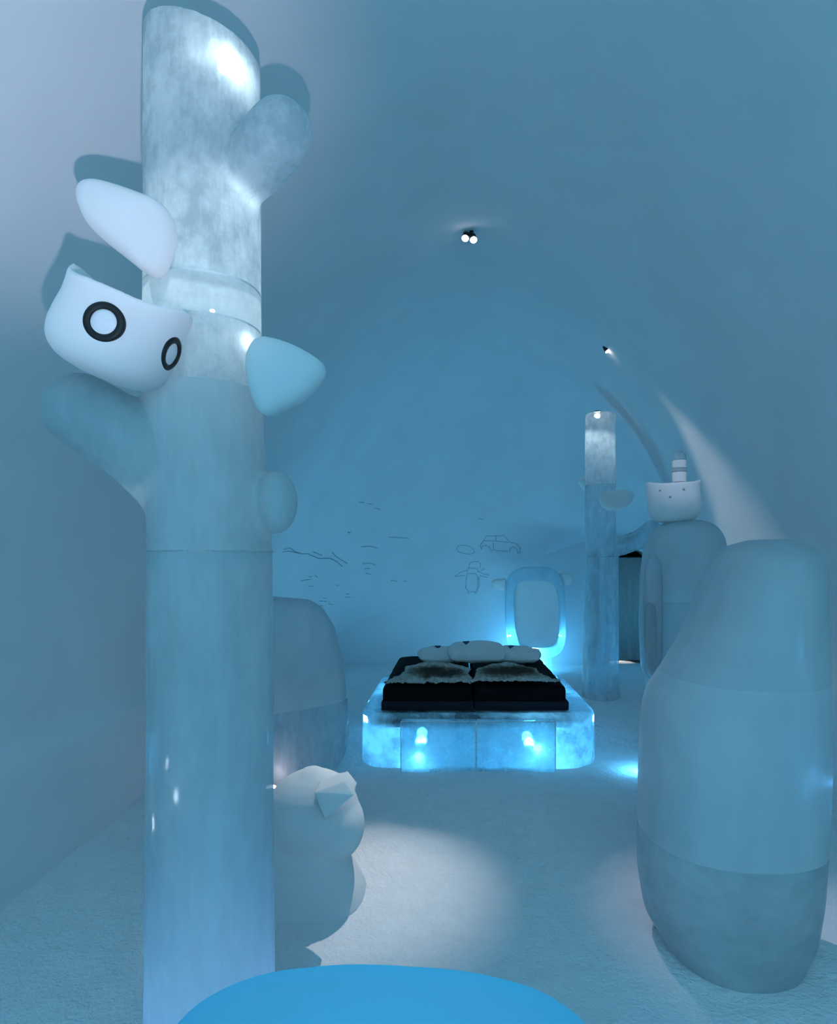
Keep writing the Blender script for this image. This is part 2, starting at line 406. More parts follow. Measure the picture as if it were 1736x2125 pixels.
# the near tree
NT = 2.60
tree = thing('ice_tree', (-0.985, NT, 0), 'tall near ice column with branches, snow leaves and a bright glowing top', 'ice column', 'ice trees')
xl = -0.9975
trunk = block([(-0.02, -0.968, NT, 0.252), (0.9, -0.968, NT, 0.241), (1.98, -0.966, NT, 0.239), (2.2, -0.975, NT, 0.235), (2.45, -0.99, NT, 0.224), (2.86, xl, NT, 0.2215), (4.0, xl, NT, 0.2215)],
              seed=2, subz=0.03, tilt=lambda x, y: -0.22*x + 0.04*y)
arm = tube([P(440, 1040, NT), P(360, 985, 2.57), P(290, 925, 2.53), P(225, 885, 2.49), P(172, 852, 2.46)], [0.17, 0.172, 0.160, 0.150, 0.142])
web = tube([P(430, 1090, NT), P(360, 1030, 2.58), P(300, 965, 2.55)], [0.17, 0.13, 0.09])
knob = ellipsoid(P(572, 1042, 2.58), (0.085, 0.10, 0.128))
stub = tube([P(470, 400, 2.56), P(525, 345, 2.52), P(560, 300, 2.49), P(583, 272, 2.47)], [0.10, 0.115, 0.122, 0.118])
def near_part(c):
    if c.z < 1.98: return 'lower_block'
    if c.z > 2.62 and c.z < 2.865 and c.x > -1.235: return 'clear_block'
    if c.z < 2.865: return 'branch' if c.x < -1.235 else ('knob' if c.x > -0.745 else 'branch_block')
    if c.z < 3.02: return 'frost_band'
    return 'stub_branch' if c.x > -0.765 and 3.2 < c.z < 3.8 else 'upper_block'
for k, m in split(remesh(join(trunk, arm, web, knob, stub), 0.013, 9, cuts=[((0, 0, z), (0, 0, 1)) for z in (1.98, 2.62, 2.865, 3.02)] + [((-1.235, 0, 0), (1, 0, 0)), ((-0.745, 0, 0), (1, 0, 0)), ((-0.765, 0, 0), (1, 0, 0))]), near_part).items():
    mesh_obj(k, m, {'frost_band': 'ice_frost', 'upper_block': 'ice_bright', 'clear_block': 'ice_bright', 'stub_branch': 'ice_bright'}.get(k, 'ice'), tree)
for z, cx_, r_ in ((1.98, -0.966, 0.2385), (2.865, xl, 0.2215), (3.02, xl, 0.2215)):
    mesh_obj('seam', to_mesh(band_ring(cx_, NT, z, r_, 0.006)), 'ice_frost', tree)
leaf(tree, [(164, 405), (178, 383), (215, 381), (300, 408), (345, 432), (364, 480), (352, 545), (318, 574), (255, 530), (195, 480), (172, 440)], 2.36, 0.20)
leaf(tree, [(512, 775), (516, 730), (540, 702), (590, 710), (640, 733), (676, 762), (664, 796), (632, 828), (590, 850), (552, 864), (528, 836)], 2.42, 0.20)
lq = Vector((-0.872, 2.485, 3.85))
lt = thing('column_lamp', lq, 'small white lamp glowing inside the top of the near ice column', 'lamp')
mesh_obj('lamp_body', bevelled(tube([lq + Vector((0, 0.02, 0.05)), lq + Vector((0, 0.01, 0.01))], [0.02, 0.024], 20, False), 0.003), 'metal', lt)
mesh_obj('lens', to_mesh(ellipsoid(lq, (0.022, 0.022, 0.012))), 'led_white', lt)
light('POINT', 'column_glow', lq + Vector((-0.01, 0.0, -0.03)), 0.5, WHITE, 0.02)
light('SPOT', 'column_down', (-0.96, 2.56, 3.82), 45, WHITE, 0.03, target=(-0.99, 2.6, 2.2), angle=55, blend=0.9)
light('POINT', 'column_band_glow', (-0.97, 2.60, 2.93), 0.5, WHITE, 0.006)  # added light with no lamp here, brightens the frost band
light('POINT', 'column_mid_glow', P(508, 712, 2.52), 0.30, WHITE, 0.010)  # added light with no lamp here, makes a glint at the column's edge
light('POINT', 'column_foot_led', (-0.96, 2.60, 0.16), 2.8, (0.22, 0.5, 1.0), 0.04)

# the far tree
FT = 9.20; fx = P(1245, 0, FT).x
ftree = thing('ice_tree', (fx, FT, 0), 'slim far ice column beside the doorway with a pale snow leaf', 'ice column', 'ice trees')
trunk = block([(-0.02, fx + 0.01, FT, 0.262), (0.5, fx, FT, 0.256), (1.975, fx + 0.03, FT, 0.225), (2.4, fx, FT, 0.216), (4.01, fx, FT, 0.210)], seed=6, subz=0.03)
arm = tube([P(1250, 1138, FT), P(1290, 1132, FT - 0.02), P(1325, 1120, FT - 0.05), P(1352, 1098, FT - 0.08)], [0.14, 0.14, 0.135, 0.13])
def far_part(c):
    if c.z < 1.98: return 'lower_block'
    if c.z < 3.0: return 'branch' if c.x > fx + 0.25 else 'branch_block'
    return 'upper_block'
for k, m in split(remesh(join(trunk, arm), 0.016, 7, cuts=[((0, 0, z), (0, 0, 1)) for z in (1.98, 3.0)] + [((fx + 0.25, 0, 0), (1, 0, 0))]), far_part).items():
    mesh_obj(k, m, 'ice_bright' if k == 'upper_block' else 'ice_clear', ftree)
for z, cx_, r_ in ((1.98, fx + 0.03, 0.224), (3.0, fx, 0.213)):
    mesh_obj('seam', to_mesh(band_ring(cx_, FT, z, r_, 0.008)), 'ice_frost', ftree)
leaf(ftree, [(1242, 1035), (1250, 1022), (1275, 1017), (1300, 1016), (1313, 1023), (1311, 1038), (1298, 1052), (1272, 1060), (1250, 1054)], 8.9, 0.22)
leaf(ftree, [(1199, 1000), (1204, 992), (1218, 990), (1226, 1000), (1222, 1013), (1208, 1014)], 9.28, 0.2)
c = P(1240, 858, FT)
lt = thing('column_lamp', c, 'tiny lamp set on top of the far ice column', 'lamp')
mesh_obj('lamp_body', bevelled(tube([c + Vector((0, 0, 0.035)), c + Vector((0, 0, -0.005))], [0.045, 0.045], 20, False), 0.004), 'metal', lt)
mesh_obj('lens', to_mesh(ellipsoid(c + Vector((0, 0, -0.04)), (0.035, 0.035, 0.03))), 'lamp', lt)
light('SPOT', 'far_column_down', c + Vector((0, 0, -0.08)), 12, WHITE, 0.03, target=c + Vector((0, 0, -1)), angle=100, blend=0.8)

# ------------------------------------------------------------------ owls carved from snow
def owl_head(rx, ry, h, ear, n=64):
    prof_t = [(0.0, 0.30), (0.02, 0.52), (0.07, 0.72), (0.15, 0.87), (0.26, 0.96), (0.42, 1.0), (0.60, 0.985), (0.75, 0.955), (0.88, 0.955), (0.96, 0.97), (1.0, 0.94)]
    rings = []
    us = [i/30 for i in range(31)]
    for u in us:
        k, = interp(prof_t, u); ring = []
        for i in range(n):
            a = 2*PI*i/n; c, s = math.cos(a), math.sin(a); p = 2.3
            x = rx*k*math.copysign(abs(c)**(2/p), c); y = ry*k*math.copysign(abs(s)**(2/p), s)
            e = ear*abs(c)**5*u**3
            ring.append(Vector((x*(1 + 0.10*abs(c)**6*u**4), y, h*u + e)))
        rings.append(ring)
    top = rings[-1]
    for k, dz in ((0.85, -0.004), (0.5, -0.012), (0.12, -0.014)):
        rings.append([Vector((v.x*k, v.y*k, h + (v.z - h)*k*k*0.8 + dz)) for v in top])
    return loft(rings)
def place(geo, m): return [m @ v for v in geo[0]], geo[1]
def owl_surface(rx, ry, a, k=0.985):
    c, s = math.cos(a), math.sin(a); p = 2.3
    pt = Vector((rx*k*math.copysign(abs(c)**(2/p), c), ry*k*math.copysign(abs(s)**(2/p), s), 0))
    return pt, Vector((c*abs(c)**(0.3)/rx, s*abs(s)**(0.3)/ry, 0)).normalized()
oc = P(204, 783, 2.29)
tilt = Matrix.Translation(oc) @ Matrix.Rotation(math.radians(23), 4, 'Y')
owl = thing('snow_owl', oc, 'white snow owl head with black ringed eyes perched on the ice tree branch', 'sculpture')
RX, RY, OH = 0.203, 0.192, 0.283
mesh_obj('head', remesh(place(owl_head(RX, RY, OH, 0.055), tilt), 0.009, 5), 'snow', owl)
def annulus(r0, r1, h, n=40):
    V, Fc = [], []
    prof2 = [(r0, -0.02), (r0, h*0.7), (r0 + h*0.6, h), (r1 - h*0.6, h), (r1, h*0.5), (r1, -0.02)]
    for r, z in prof2:
        for i in range(n): a = 2*PI*i/n; V.append(Vector((r*math.cos(a), r*math.sin(a), z)))
    for k in range(len(prof2)):
        q = (k + 1) % len(prof2)
        for i in range(n): j = (i + 1) % n; Fc.append((k*n + i, k*n + j, q*n + j, q*n + i))
    return V, Fc
for az, zz, sx in ((-76, 0.165, 0.89), (2, 0.178, 0.85)):
    pt, nr = owl_surface(RX, RY, math.radians(az)); pt.z = zz
    m = tilt @ Matrix.Translation(pt - nr*0.004) @ nr.to_track_quat('Z', 'Y').to_matrix().to_4x4()
    ring = mesh_obj('eye_ring', to_mesh(place(annulus(0.046*sx, 0.072*sx, 0.010), m)), 'eye_black', owl); ring['label'] = 'black eye ring'
    mesh_obj('eyeball', to_mesh(place(ellipsoid((0, 0, 0), (0.047*sx, 0.047*sx, 0.012)), m)), 'eye_white', owl)

# ------------------------------------------------------------------ snow bust on the floor
BY = 3.80; BS = 3.80/3.55
bust = thing('snow_bust', P(650, 1895, BY), 'rounded white snow animal bust with a folded ear flap standing on the floor', 'sculpture')
def bell(x, y, dy, r): return ellipsoid(P(x, y, BY + dy), tuple(q*BS for q in r))
body = join(bell(648, 1690, 0, (0.258, 0.27, 0.245)), bell(706, 1714, -0.02, (0.130, 0.20, 0.165)), bell(636, 1765, 0, (0.225, 0.24, 0.18)),
            loft([sring(P(636, 0, BY).x - 0.02, BY, z, rx*BS, rx*BS*0.88, 40, 3.0 - 2.5*max(z, 0)) for z, rx in ((-0.03, 0.345), (0.05, 0.318), (0.15, 0.268), (0.26, 0.232), (0.38, 0.23))]))
e1, e2 = (P(646, 1613, BY), (0.080, 0.11, 0.055)), (P(702, 1628, BY - 0.02), (0.055, 0.12, 0.050))
def bust_part(c):
    for ctr, r in (e1, e2):
        if sum(((c[k] - ctr[k])/(r[k]*BS*1.04))**2 for k in range(3)) < 1 and c.z > ctr.z - 0.005: return 'ear' if ctr is e1[0] else 'ear.001'
    return 'body'
for k, m in split(remesh(join(body, ellipsoid(e1[0], tuple(q*BS for q in e1[1])), ellipsoid(e2[0], tuple(q*BS for q in e2[1]))), 0.011, 7), bust_part).items():
    mesh_obj(k.split('.')[0], m, 'snow', bust)
fl = [(650, 1645, 3.50), (714, 1622, 3.52), (735, 1650, 3.42), (674, 1702, 3.44)]
fp = [P(*q) for q in fl]; back = [v + Vector((-0.01, 0.19, 0.0)) for v in fp]
mesh_obj('ear_flap', remesh((fp + back, [(0, 1, 2, 3), (7, 6, 5, 4), (0, 4, 5, 1), (1, 5, 6, 2), (2, 6, 7, 3), (3, 7, 4, 0)]), 0.009, 4), 'snow', bust)

# ------------------------------------------------------------------ big carved ice figures
def carved(tab, n=64, p=2.3, step=0.03):
    """rows of (z, x_left, x_right, cy, ry) -> closed rounded body rows"""
    z0, z1 = tab[0][0], tab[-1][0]; k = int((z1 - z0)/step); rings = []
    for i in range(k + 1):
        z = z0 + (z1 - z0)*i/k; a, b, c, r = interp(tab, z)
        rings.append((z, sring((a + b)/2, c, z, (b - a)/2, r, n, p)))
    return rings
def slabs(rows, cuts, names, mats, parent, smooth=10, voxel=0.016, slope=0.0):
    def which(c):
        for z, nm in zip(cuts, names):
            if c.z < z + slope*(c.x - parent.location.x): return nm
        return names[-1]
    for k, m in split(remesh(loft([r for q, r in rows]), voxel, smooth, cuts=[((parent.location.x, 0, z), (-slope, 0, 1)) for z in cuts]), which).items():
        mesh_obj(k, m, mats[names.index(k)], parent)
def px_tab(rows, Y, ryf, p0=None):
    out = []
    for y, xl_, xr_, cyo, ry in sorted(rows, key=lambda r: -r[0]):
        a, b = P(xl_, y, Y), P(xr_, y, Y); out.append((a.z, a.x, b.x, Y + cyo, ry))
    return out
# near right figure
RYD = 3.32
rows = px_tab([(1120, 1560, 1640, 0.02, 0.10), (1126, 1530, 1656, 0.02, 0.22), (1140, 1510, 1668, 0.02, 0.30), (1165, 1490, 1676, 0.0, 0.36), (1210, 1470, 1680, 0, 0.40),
    (1270, 1448, 1680, 0, 0.42), (1340, 1418, 1681, 0, 0.44), (1400, 1380, 1683, 0, 0.46), (1440, 1352, 1684, 0, 0.47), (1480, 1343, 1686, 0, 0.48), (1560, 1337, 1686, 0, 0.48),
    (1700, 1333, 1682, 0, 0.47), (1820, 1332, 1676, 0, 0.45), (1900, 1345, 1664, 0, 0.43), (1960, 1372, 1640, 0, 0.42), (1958, 1374, 1640, 0, 0.42)], RYD, 1)
rows = [(-0.03, rows[0][1] + 0.03, rows[0][2] - 0.03, RYD - 0.02, 0.38)] + [r for r in rows if r[0] > 0]
fig = thing('ice_figure', (1.42, RYD, 0), 'large rounded ice figure in the right foreground with a sloping shoulder', 'sculpture', 'ice figures')
slabs(carved(rows), (0.56, 1.36), ('bottom_block', 'middle_block', 'top_block'), ('ice_deep', 'ice_block', 'ice_block_clear'), fig)
light('POINT', 'figure_side_led', P(1664, 1610, 3.3), 0.5, (0.10, 0.45, 1.0), 0.01)
# figure with the snow owl head
OY = 6.30
rows = px_tab([(1079, 1400, 1450, 0.02, 0.12), (1084, 1380, 1470, 0.02, 0.2), (1095, 1362, 1484, 0.0, 0.28), (1115, 1346, 1496, 0, 0.33), (1145, 1337, 1502, 0, 0.36), (1200, 1331, 1504, 0, 0.38),
    (1300, 1329, 1504, 0, 0.39), (1390, 1333, 1500, 0, 0.38), (1425, 1342, 1494, 0, 0.37), (1470, 1358, 1482, 0, 0.36), (1575, 1366, 1472, 0, 0.34)], OY, 1)
of = thing('ice_figure', (2.22, OY, 0), 'pale ice figure with a white snow owl head and banded hat', 'sculpture', 'ice figures')
slabs(carved(rows), (P(0, 1245, OY).z,), ('lower_block', 'upper_block'), ('ice_block_clear', 'ice_block'), of)
wing = mesh_obj('wing', remesh(outline_solid([(1338, 1180), (1346, 1156), (1358, 1152), (1368, 1166), (1373, 1200), (1373, 1300), (1371, 1380), (1362, 1415), (1350, 1408), (1338, 1385), (1334, 1300), (1335, 1220)], 6.02, 0.16), 0.014, 5), 'ice_wing', of)
mesh_obj('wing_inlay', remesh(outline_solid([(1338, 1262), (1346, 1250), (1356, 1254), (1361, 1275), (1361, 1350), (1357, 1398), (1346, 1400), (1338, 1370), (1336, 1310)], 5.95, 0.08), 0.012, 4), 'ice', of)
hc = P(1400, 1085, OY - 0.02)
mt = Matrix.Translation(hc) @ Matrix.Rotation(math.radians(-3), 4, 'Y')
mesh_obj('head', remesh(place(owl_head(0.25, 0.22, 0.375, 0.035), mt), 0.012, 6), 'snow', of)
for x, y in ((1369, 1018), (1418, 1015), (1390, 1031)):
    mesh_obj('dimple', to_mesh(ellipsoid(P(x, y, OY - 0.235), (0.010, 0.02, 0.010))), 'dent_shade', of)
hx = P(1409, 998, OY).x; hz = lambda y: P(0, y, OY).z
def hat(name, y0, y1, r, mat, dome=False):
    t = [(hz(y0), hx, OY, r), (hz(y1), hx, OY, r)]
    if dome: gme = tube([(hx, OY, hz(y0)), (hx, OY, hz(y1) - r*0.9)], [r, r], 32)
    else: gme = block(t, bev=0.006, wob=0)
    mesh_obj(name, to_mesh(gme), mat, of)
hat('hat_band', 1001, 980, 0.068, 'snow'); hat('hat_ring', 979.6, 972.4, 0.068, 'ice'); hat('hat_band', 972, 955.5, 0.068, 'snow'); hat('hat_top', 955, 938, 0.066, 'ice_clear', True)
light('POINT', 'figure_foot_led', (1.72, 5.95, 0.10), 5, BLUE, 0.04)
# tall slab behind the near tree
SY = 5.80
half_o = [(1238, 12), (1240, 60), (1246, 84), (1262, 108), (1300, 132), (1350, 145), (1420, 156), (1480, 162), (1530, 163), (1565, 157), (1592, 140), (1612, 125)]
rows = px_tab([(y, 560 - d, 560 + d, 0, ry) for (y, d), ry in zip(half_o, (0.06, 0.16, 0.2, 0.25, 0.28, 0.29, 0.3, 0.3, 0.3, 0.3, 0.29, 0.27))], SY, 1)
sl = thing('ice_figure', (P(560, 0, SY).x, SY, 0), 'rounded upright ice slab half hidden behind the near ice tree', 'sculpture', 'ice figures')
slabs(carved(rows, p=2.6), (P(0, 1468, SY).z,), ('lower_block', 'upper_block'), ('ice_clear', 'ice_block_clear'), sl, slope=0.12)
light('POINT', 'slab_uplight', (-1.50, 5.36, 0.10), 1.2, LILAC, 0.04)
ul = thing('floor_lamp', (-1.50, 5.36, 0), 'small white floor uplight behind the snow bust', 'lamp')
mesh_obj('lamp_body', to_mesh(tube([(-1.50, 5.36, -0.02), (-1.50, 5.36, 0.06)], [0.05, 0.05], 20, False)), 'metal', ul)
mesh_obj('lens', to_mesh(ellipsoid((-1.50, 5.36, 0.062), (0.042, 0.042, 0.012))), 'lamp', ul)
# blue lit dome right in front of the camera
DY = 1.42
tab = []
for y, a, b in ((2003, 700, 770), (2004, 640, 850), (2010, 600, 900), (2026, 540, 990), (2050, 482, 1055), (2080, 430, 1115), (2125, 368, 1192), (2200, 310, 1262), (2320, 280, 1300), (2500, 280, 1300)):
    A, B = P(a, y, DY), P(b, y, DY); tab.append((A.z, A.x, B.x, DY, min(0.34, max(0.012, 0.92*DY*((y - PY)/(2003 - PY) - 1)))))
tab.append((-0.03,) + tab[-1][1:]); tab.sort()
dome = mesh_obj('ice_mound', remesh(loft([r for q, r in carved(tab, step=0.02)]), 0.014, 10), 'ice_lit')
tag(dome, 'smooth bright blue glowing ice mound at the bottom edge of the picture', 'sculpture')
light('POINT', 'mound_led', (-0.14, DY, 0.62), 1.35, (0.015, 0.52, 1.0), 0.08)

# ------------------------------------------------------------------ bed
lt = thing('led_trough', (0.25, 9.3, 0), 'low blue led light trough on the floor behind the bed', 'lamp')
mesh_obj('tray', bevelled(box(-0.96, 1.46, 9.15, 9.45, -0.02, 0.05), 0.006), 'metal', lt)
mesh_obj('diffuser', bevelled(box(-0.93, 1.43, 9.18, 9.42, 0.051, 0.07), 0.004), 'led_blue', lt)
bed = thing('ice_bed', (0.255, 7.2, 0), 'glowing blue ice bed platform built from clear ice blocks', 'bed')
def rrect(x0, x1, y0, y1, r, z, n=8):
    out = []
    for cx, cyy, a0 in ((x1 - r, y0 + r, -PI/2), (x1 - r, y1 - r, 0), (x0 + r, y1 - r, PI/2), (x0 + r, y0 + r, PI)):
        for i in range(n + 1): a = a0 + PI/2*i/n; out.append(Vector((cx + r*math.cos(a), cyy + r*math.sin(a), z)))
    return out
def rslab(x0, x1, y0, y1, z0, z1, r, bev):
    rings = []
    for z, ins in ((z0, 0.0), (z0 + (z1 - z0)*0.4, 0), (z1 - bev, 0), (z1 - bev*0.5, bev*0.14), (z1 - bev*0.15, bev*0.5), (z1, bev)):
        rings.append(rrect(x0 + ins, x1 - ins, y0 + ins, y1 - ins, r - ins*0.5, z))
    return loft(rings)
mesh_obj('slab', bevelled(rslab(-0.885, 1.395, 6.06, 8.4, -0.02, 0.485, 0.34, 0.05), 0.004, 1), 'ice_bed', bed)
for a, b in ((-0.472, 0.218), (0.222, 0.948)):
    fb = mesh_obj('front_block', bevelled(box(a, b, 5.95, 6.055, -0.02, 0.458), 0.010, 2), 'ice_glassy', bed)
    e = 0.004
    for q in ([(a, 5.952, 0), (a, 5.952, 0.455)], [(b, 5.952, 0), (b, 5.952, 0.455)], [(a, 5.952, 0.455), (b, 5.952, 0.455)]):
        mesh_obj('edge_highlight', to_mesh(tube(q, [e, e], 8, False)), 'snow', fb)  # white tubes put in as bright highlights along the block edges
    light('POINT', 'block_led', (a + 0.16 if a < 0 else b - 0.14, 6.10, 0.08 if a < 0 else 0.16), 5.0, (0.16, 0.62, 1.0), 0.06)
for x, y, w in ((-0.30, 6.55, 20), (0.75, 6.45, 26), (-0.60, 7.3, 18), (1.1, 7.3, 18), (0.25, 8.0, 16)):
    light('POINT', 'bed_led', (x, y, 0.14), w, BLUE, 0.05)
    mesh_obj('led', to_mesh(ellipsoid((x, y, 0.10), (0.05, 0.03, 0.02), nu=12, nv=8)), 'led_blue', bed)
mesh_obj('reflection_band', bevelled(box(-0.70, 1.13, 6.16, 8.1, 0.350, 0.415), 0.006), 'base_cloth', bed)  # added dark board imitating the bed boards' reflection in the ice
for i, (a, b, w) in enumerate(((-0.685, 0.205, 'left'), (0.215, 1.125, 'right'))):
    base = mesh_obj('bed_board', bevelled(box(a, b, 6.25, 8.22, 0.487, 0.572), 0.008, 2), 'base_cloth')
    tag(base, 'thin charcoal base board under the %s black mattress' % w, 'bed base', 'mattress bases')
    geo = rslab(a + 0.005, b - 0.005 - 0.01*i, 6.27, 8.22, 0.574, 0.722, 0.05, 0.05)
    me = evaluated(to_mesh(geo), [('SUBSURF', dict(levels=2, render_levels=2))])
    mt_ = mesh_obj('mattress', remesh(geo, 0.025, 4), 'mattress')
    for v in mt_.data.vertices:
        v.co.z += 0.010*noise.noise(v.co*5) * (1 if v.co.z > 0.65 else 0); v.co.y += 0.010*noise.noise(v.co*6)
        if 0.60 < v.co.z < 0.66 and v.co.y < 6.35: v.co.y += 0.012
    tag(mt_, '%s one of the two black mattresses side by side on the ice bed' % w, 'mattress', 'black mattresses')

# reindeer pelts
def inside(pt, poly):
    x, y = pt; r = False
    for (ax, ay), (bx, by) in zip(poly, poly[1:] + poly[:1]):
        if (ay > y) != (by > y) and x < (bx - ax)*(y - ay)/(by - ay) + ax: r = not r
    return r
def edge_d(pt, poly):
    d = 9; p = Vector(pt)
    for a, b in zip(poly, poly[1:] + poly[:1]):
        a, b = Vector(a), Vector(b); t = max(0, min(1, (p - a).dot(b - a)/max((b - a).length_squared, 1e-9)))
        d = min(d, (p - (a + (b - a)*t)).length)
    return d
def nearest(pt, poly):
    best, q = 9, pt; p = Vector(pt)
    for a, b in zip(poly, poly[1:] + poly[:1]):
        a, b = Vector(a), Vector(b); t = max(0, min(1, (p - a).dot(b - a)/max((b - a).length_squared, 1e-9))); c = a + (b - a)*t
        if (p - c).length < best: best = (p - c).length; q = c[:]
    return q
def pelt_mat():
    m, nt, out = nmat('reindeer_fur'); L = nt.links.new
    at = N(nt, 'ShaderNodeVertexColor'); at.layer_name = 'fur'
    n = N(nt, 'ShaderNodeTexNoise', Scale=1.0, Detail=6.0, Roughness=0.7); L(coords(nt, (26, 8, 8)), n.inputs['Vector'])
    n2 = N(nt, 'ShaderNodeTexNoise', Scale=1.0, Detail=4.0); L(coords(nt, (160, 40, 40)), n2.inputs['Vector'])
    sep = N(nt, 'ShaderNodeSeparateColor'); L(at.outputs[0], sep.inputs[0])
    ad = N(nt, 'ShaderNodeMath', operation='MULTIPLY_ADD'); L(n.outputs[0], ad.inputs[0]); ad.inputs[1].default_value = 0.7; L(sep.outputs[0], ad.inputs[2])
    c = ramp(nt, ad.outputs[0], [(0.42, (0.62, 0.60, 0.54)), (0.62, (0.28, 0.24, 0.19)), (0.85, (0.075, 0.058, 0.040)), (1.0, (0.045, 0.036, 0.028))])
    b = N(nt, 'ShaderNodeBump', Strength=0.6, Distance=0.02); L(n2.outputs[0], b.inputs['Height'])
    p = N(nt, 'ShaderNodeBsdfPrincipled', Roughness=0.9); p.inputs['Specular IOR Level'].default_value = 0.1
    L(c, p.inputs['Base Color']); L(b.outputs[0], p.inputs['Normal']); L(p.outputs[0], out.inputs[0]); return m
M['fur'] = pelt_mat()
def on_plane(x, y, z):
    Y = (EYE - z)*F/(y - PY); return ((x - PX)/F*Y, Y)
def cr(x, y): return 780 + x*420/1736, 1320 + y*420/1736
def pelt(pts, label, spots, lift=0.0):
    poly = [on_plane(*cr(*q), 0.735) for q in pts]
    xs = [p[0] for p in poly]; ys = [p[1] for p in poly]; st = 0.018
    idx = {}; V = []; C = []; Fc = []
    nxx, nyy = int((max(xs) - min(xs))/st) + 2, int((max(ys) - min(ys))/st) + 2
    def vid(i, j):
        if (i, j) not in idx:
            x, y = min(xs) + i*st, min(ys) + j*st; d = edge_d((x, y), poly)
            if not inside((x, y), poly): x, y = nearest((x, y), poly); d = 0
            x2, y2 = x + 0.006*noise.noise(Vector((x*40, y*40, 1))), max(y, 6.275) + 0.006*noise.noise(Vector((x*40, y*40, 5)))
            z = 0.750 + lift + 0.030*min(d/0.08, 1)**0.6 + 0.014*noise.noise(Vector((x*7, y*7, 2))) + 0.007*noise.noise(Vector((x*30, y*12, 4)))
            k = max([max(0, 1 - math.hypot((x - sx)/rx, (y - sy)/ry))*1.3 for sx, sy, rx, ry in spots] + [0])
            k = min(1, k)*min(1, d/0.10); idx[(i, j)] = len(V); V.append((x2, y2, z)); C.append(0.12 + 0.55*k)
        return idx[(i, j)]
    for i in range(nxx):
        for j in range(nyy):
            if inside((min(xs) + (i + 0.5)*st, min(ys) + (j + 0.5)*st), poly):
                Fc.append((vid(i, j), vid(i + 1, j), vid(i + 1, j + 1), vid(i, j + 1)))
    me = bpy.data.meshes.new('pelt'); me.from_pydata(V, [], Fc); me.update()
    ca = me.color_attributes.new('fur', 'FLOAT_COLOR', 'POINT')
    for k, c in enumerate(C): ca.data[k].color = (c, c, c, 1)
    me = evaluated(me, [('SOLIDIFY', dict(thickness=0.014, offset=-1))])
    return tag(mesh_obj('reindeer_pelt', me, 'fur'), label, 'pelt', 'reindeer pelts on the bed')
def pl(x, y): return on_plane(*cr(x, y), 0.735)
s1, s2 = pl(480, 335), pl(600, 350); s3 = pl(1090, 345); s4 = pl(1250, 340); s5 = pl(435, 385)
pelt([(40, 462), (95, 400), (200, 350), (240, 320), (245, 272), (320, 265), (400, 248), (520, 236), (640, 250), (740, 275), (820, 292), (790, 330), (830, 372), (820, 410), (780, 436), (640, 430), (470, 408), (440, 402), (405, 415), (250, 412), (110, 425)],
     'brown and white reindeer pelt on the left mattress', [(s1[0], s1[1], 0.30, 0.42), (s2[0], s2[1], 0.26, 0.36), (s5[0], s5[1], 0.06, 0.2)])
pelt([(770, 445), (835, 405), (850, 350), (860, 305), (960, 272), (1120, 252), (1250, 276), (1380, 308), (1400, 340), (1440, 362), (1500, 392), (1580, 432), (1622, 462), (1540, 446), (1380, 432), (1200, 437), (1000, 448), (850, 455)],
     'brown and white reindeer pelt on the right mattress', [(s3[0], s3[1], 0.40, 0.40), (s4[0], s4[1], 0.34, 0.36)], 0.012)
# pillows
def pillow(cx, cyy, cz, w, d, t, tilt_x, yaw, label, tagx):
    nu, nv = 36, 24; V = []; Fc = []
    for sgn in (1, -1):
        for j in range(nv + 1):
            for i in range(nu + 1):
                u, v = -1 + 2*i/nu, -1 + 2*j/nv
                hgt = t/2*((1 - abs(u)**3.0)*(1 - abs(v)**2.6))**0.55
                pin = 1 - 0.06*(1 - abs(u)**2)*abs(v)**3
                q = Vector((u*w/2*math.sqrt(1 - 0.24*v*v), v*d/2*math.sqrt(1 - 0.24*u*u), sgn*(hgt + 0.004) + 0.026*noise.noise(Vector((u*2.9 + cx*3, v*2.6, sgn)))*min(1, hgt*22)))
                V.append(q)
    m = (nu + 1)*(nv + 1)
    for s in (0, 1):
        for j in range(nv):
            for i in range(nu):
                k = s*m + j*(nu + 1) + i; f = (k, k + 1, k + nu + 2, k + nu + 1); Fc.append(f if s == 0 else f[::-1])
    bd = [i for i in range(nu + 1)] + [j*(nu + 1) + nu for j in range(1, nv + 1)] + [nv*(nu + 1) + i for i in range(nu - 1, -1, -1)] + [j*(nu + 1) for j in range(nv - 1, 0, -1)]
    for a, b in zip(bd, bd[1:] + bd[:1]): Fc.append((a, m + a, m + b, b))
    mat4 = Matrix.Translation((cx, cyy, cz)) @ Matrix.Rotation(math.radians(yaw), 4, 'Z') @ Matrix.Rotation(math.radians(tilt_x), 4, 'X')
    root = thing('pillow', (cx, cyy, 0.73), label, 'pillow', 'white pillows at the head of the bed')
    mesh_obj('cushion', to_mesh(([mat4 @ v for v in V], Fc)), 'pillow', root)
    def top(u, v): return t/2*((1 - abs(u)**3.0)*(1 - abs(v)**2.6))**0.55 + 0.014
    tv = [Vector((x, v*d/2, top(x/(w/2), v) + dz)) for dz in (0, -0.03) for x, v in ((tagx - 0.04, 0.50), (tagx + 0.04, 0.50), (tagx, 0.02))]
    mesh_obj('corner_label', to_mesh(([mat4 @ v for v in tv], [(0, 1, 2), (5, 4, 3), (0, 3, 4, 1), (1, 4, 5, 2), (2, 5, 3, 0)])), 'tag', root, smooth=False)
pillow(-0.11, 7.60, 0.832, 0.60, 0.42, 0.14, 8, 7, 'left white pillow of the three at the head of the bed', -0.05)
pillow(0.74, 7.58, 0.832, 0.60, 0.42, 0.14, 9, -9, 'right white pillow of the three at the head of the bed', -0.06)
pillow(0.28, 7.44, 0.885, 0.66, 0.40, 0.16, 20, 2, 'middle white pillow leaning highest of the three on the bed', -0.12)

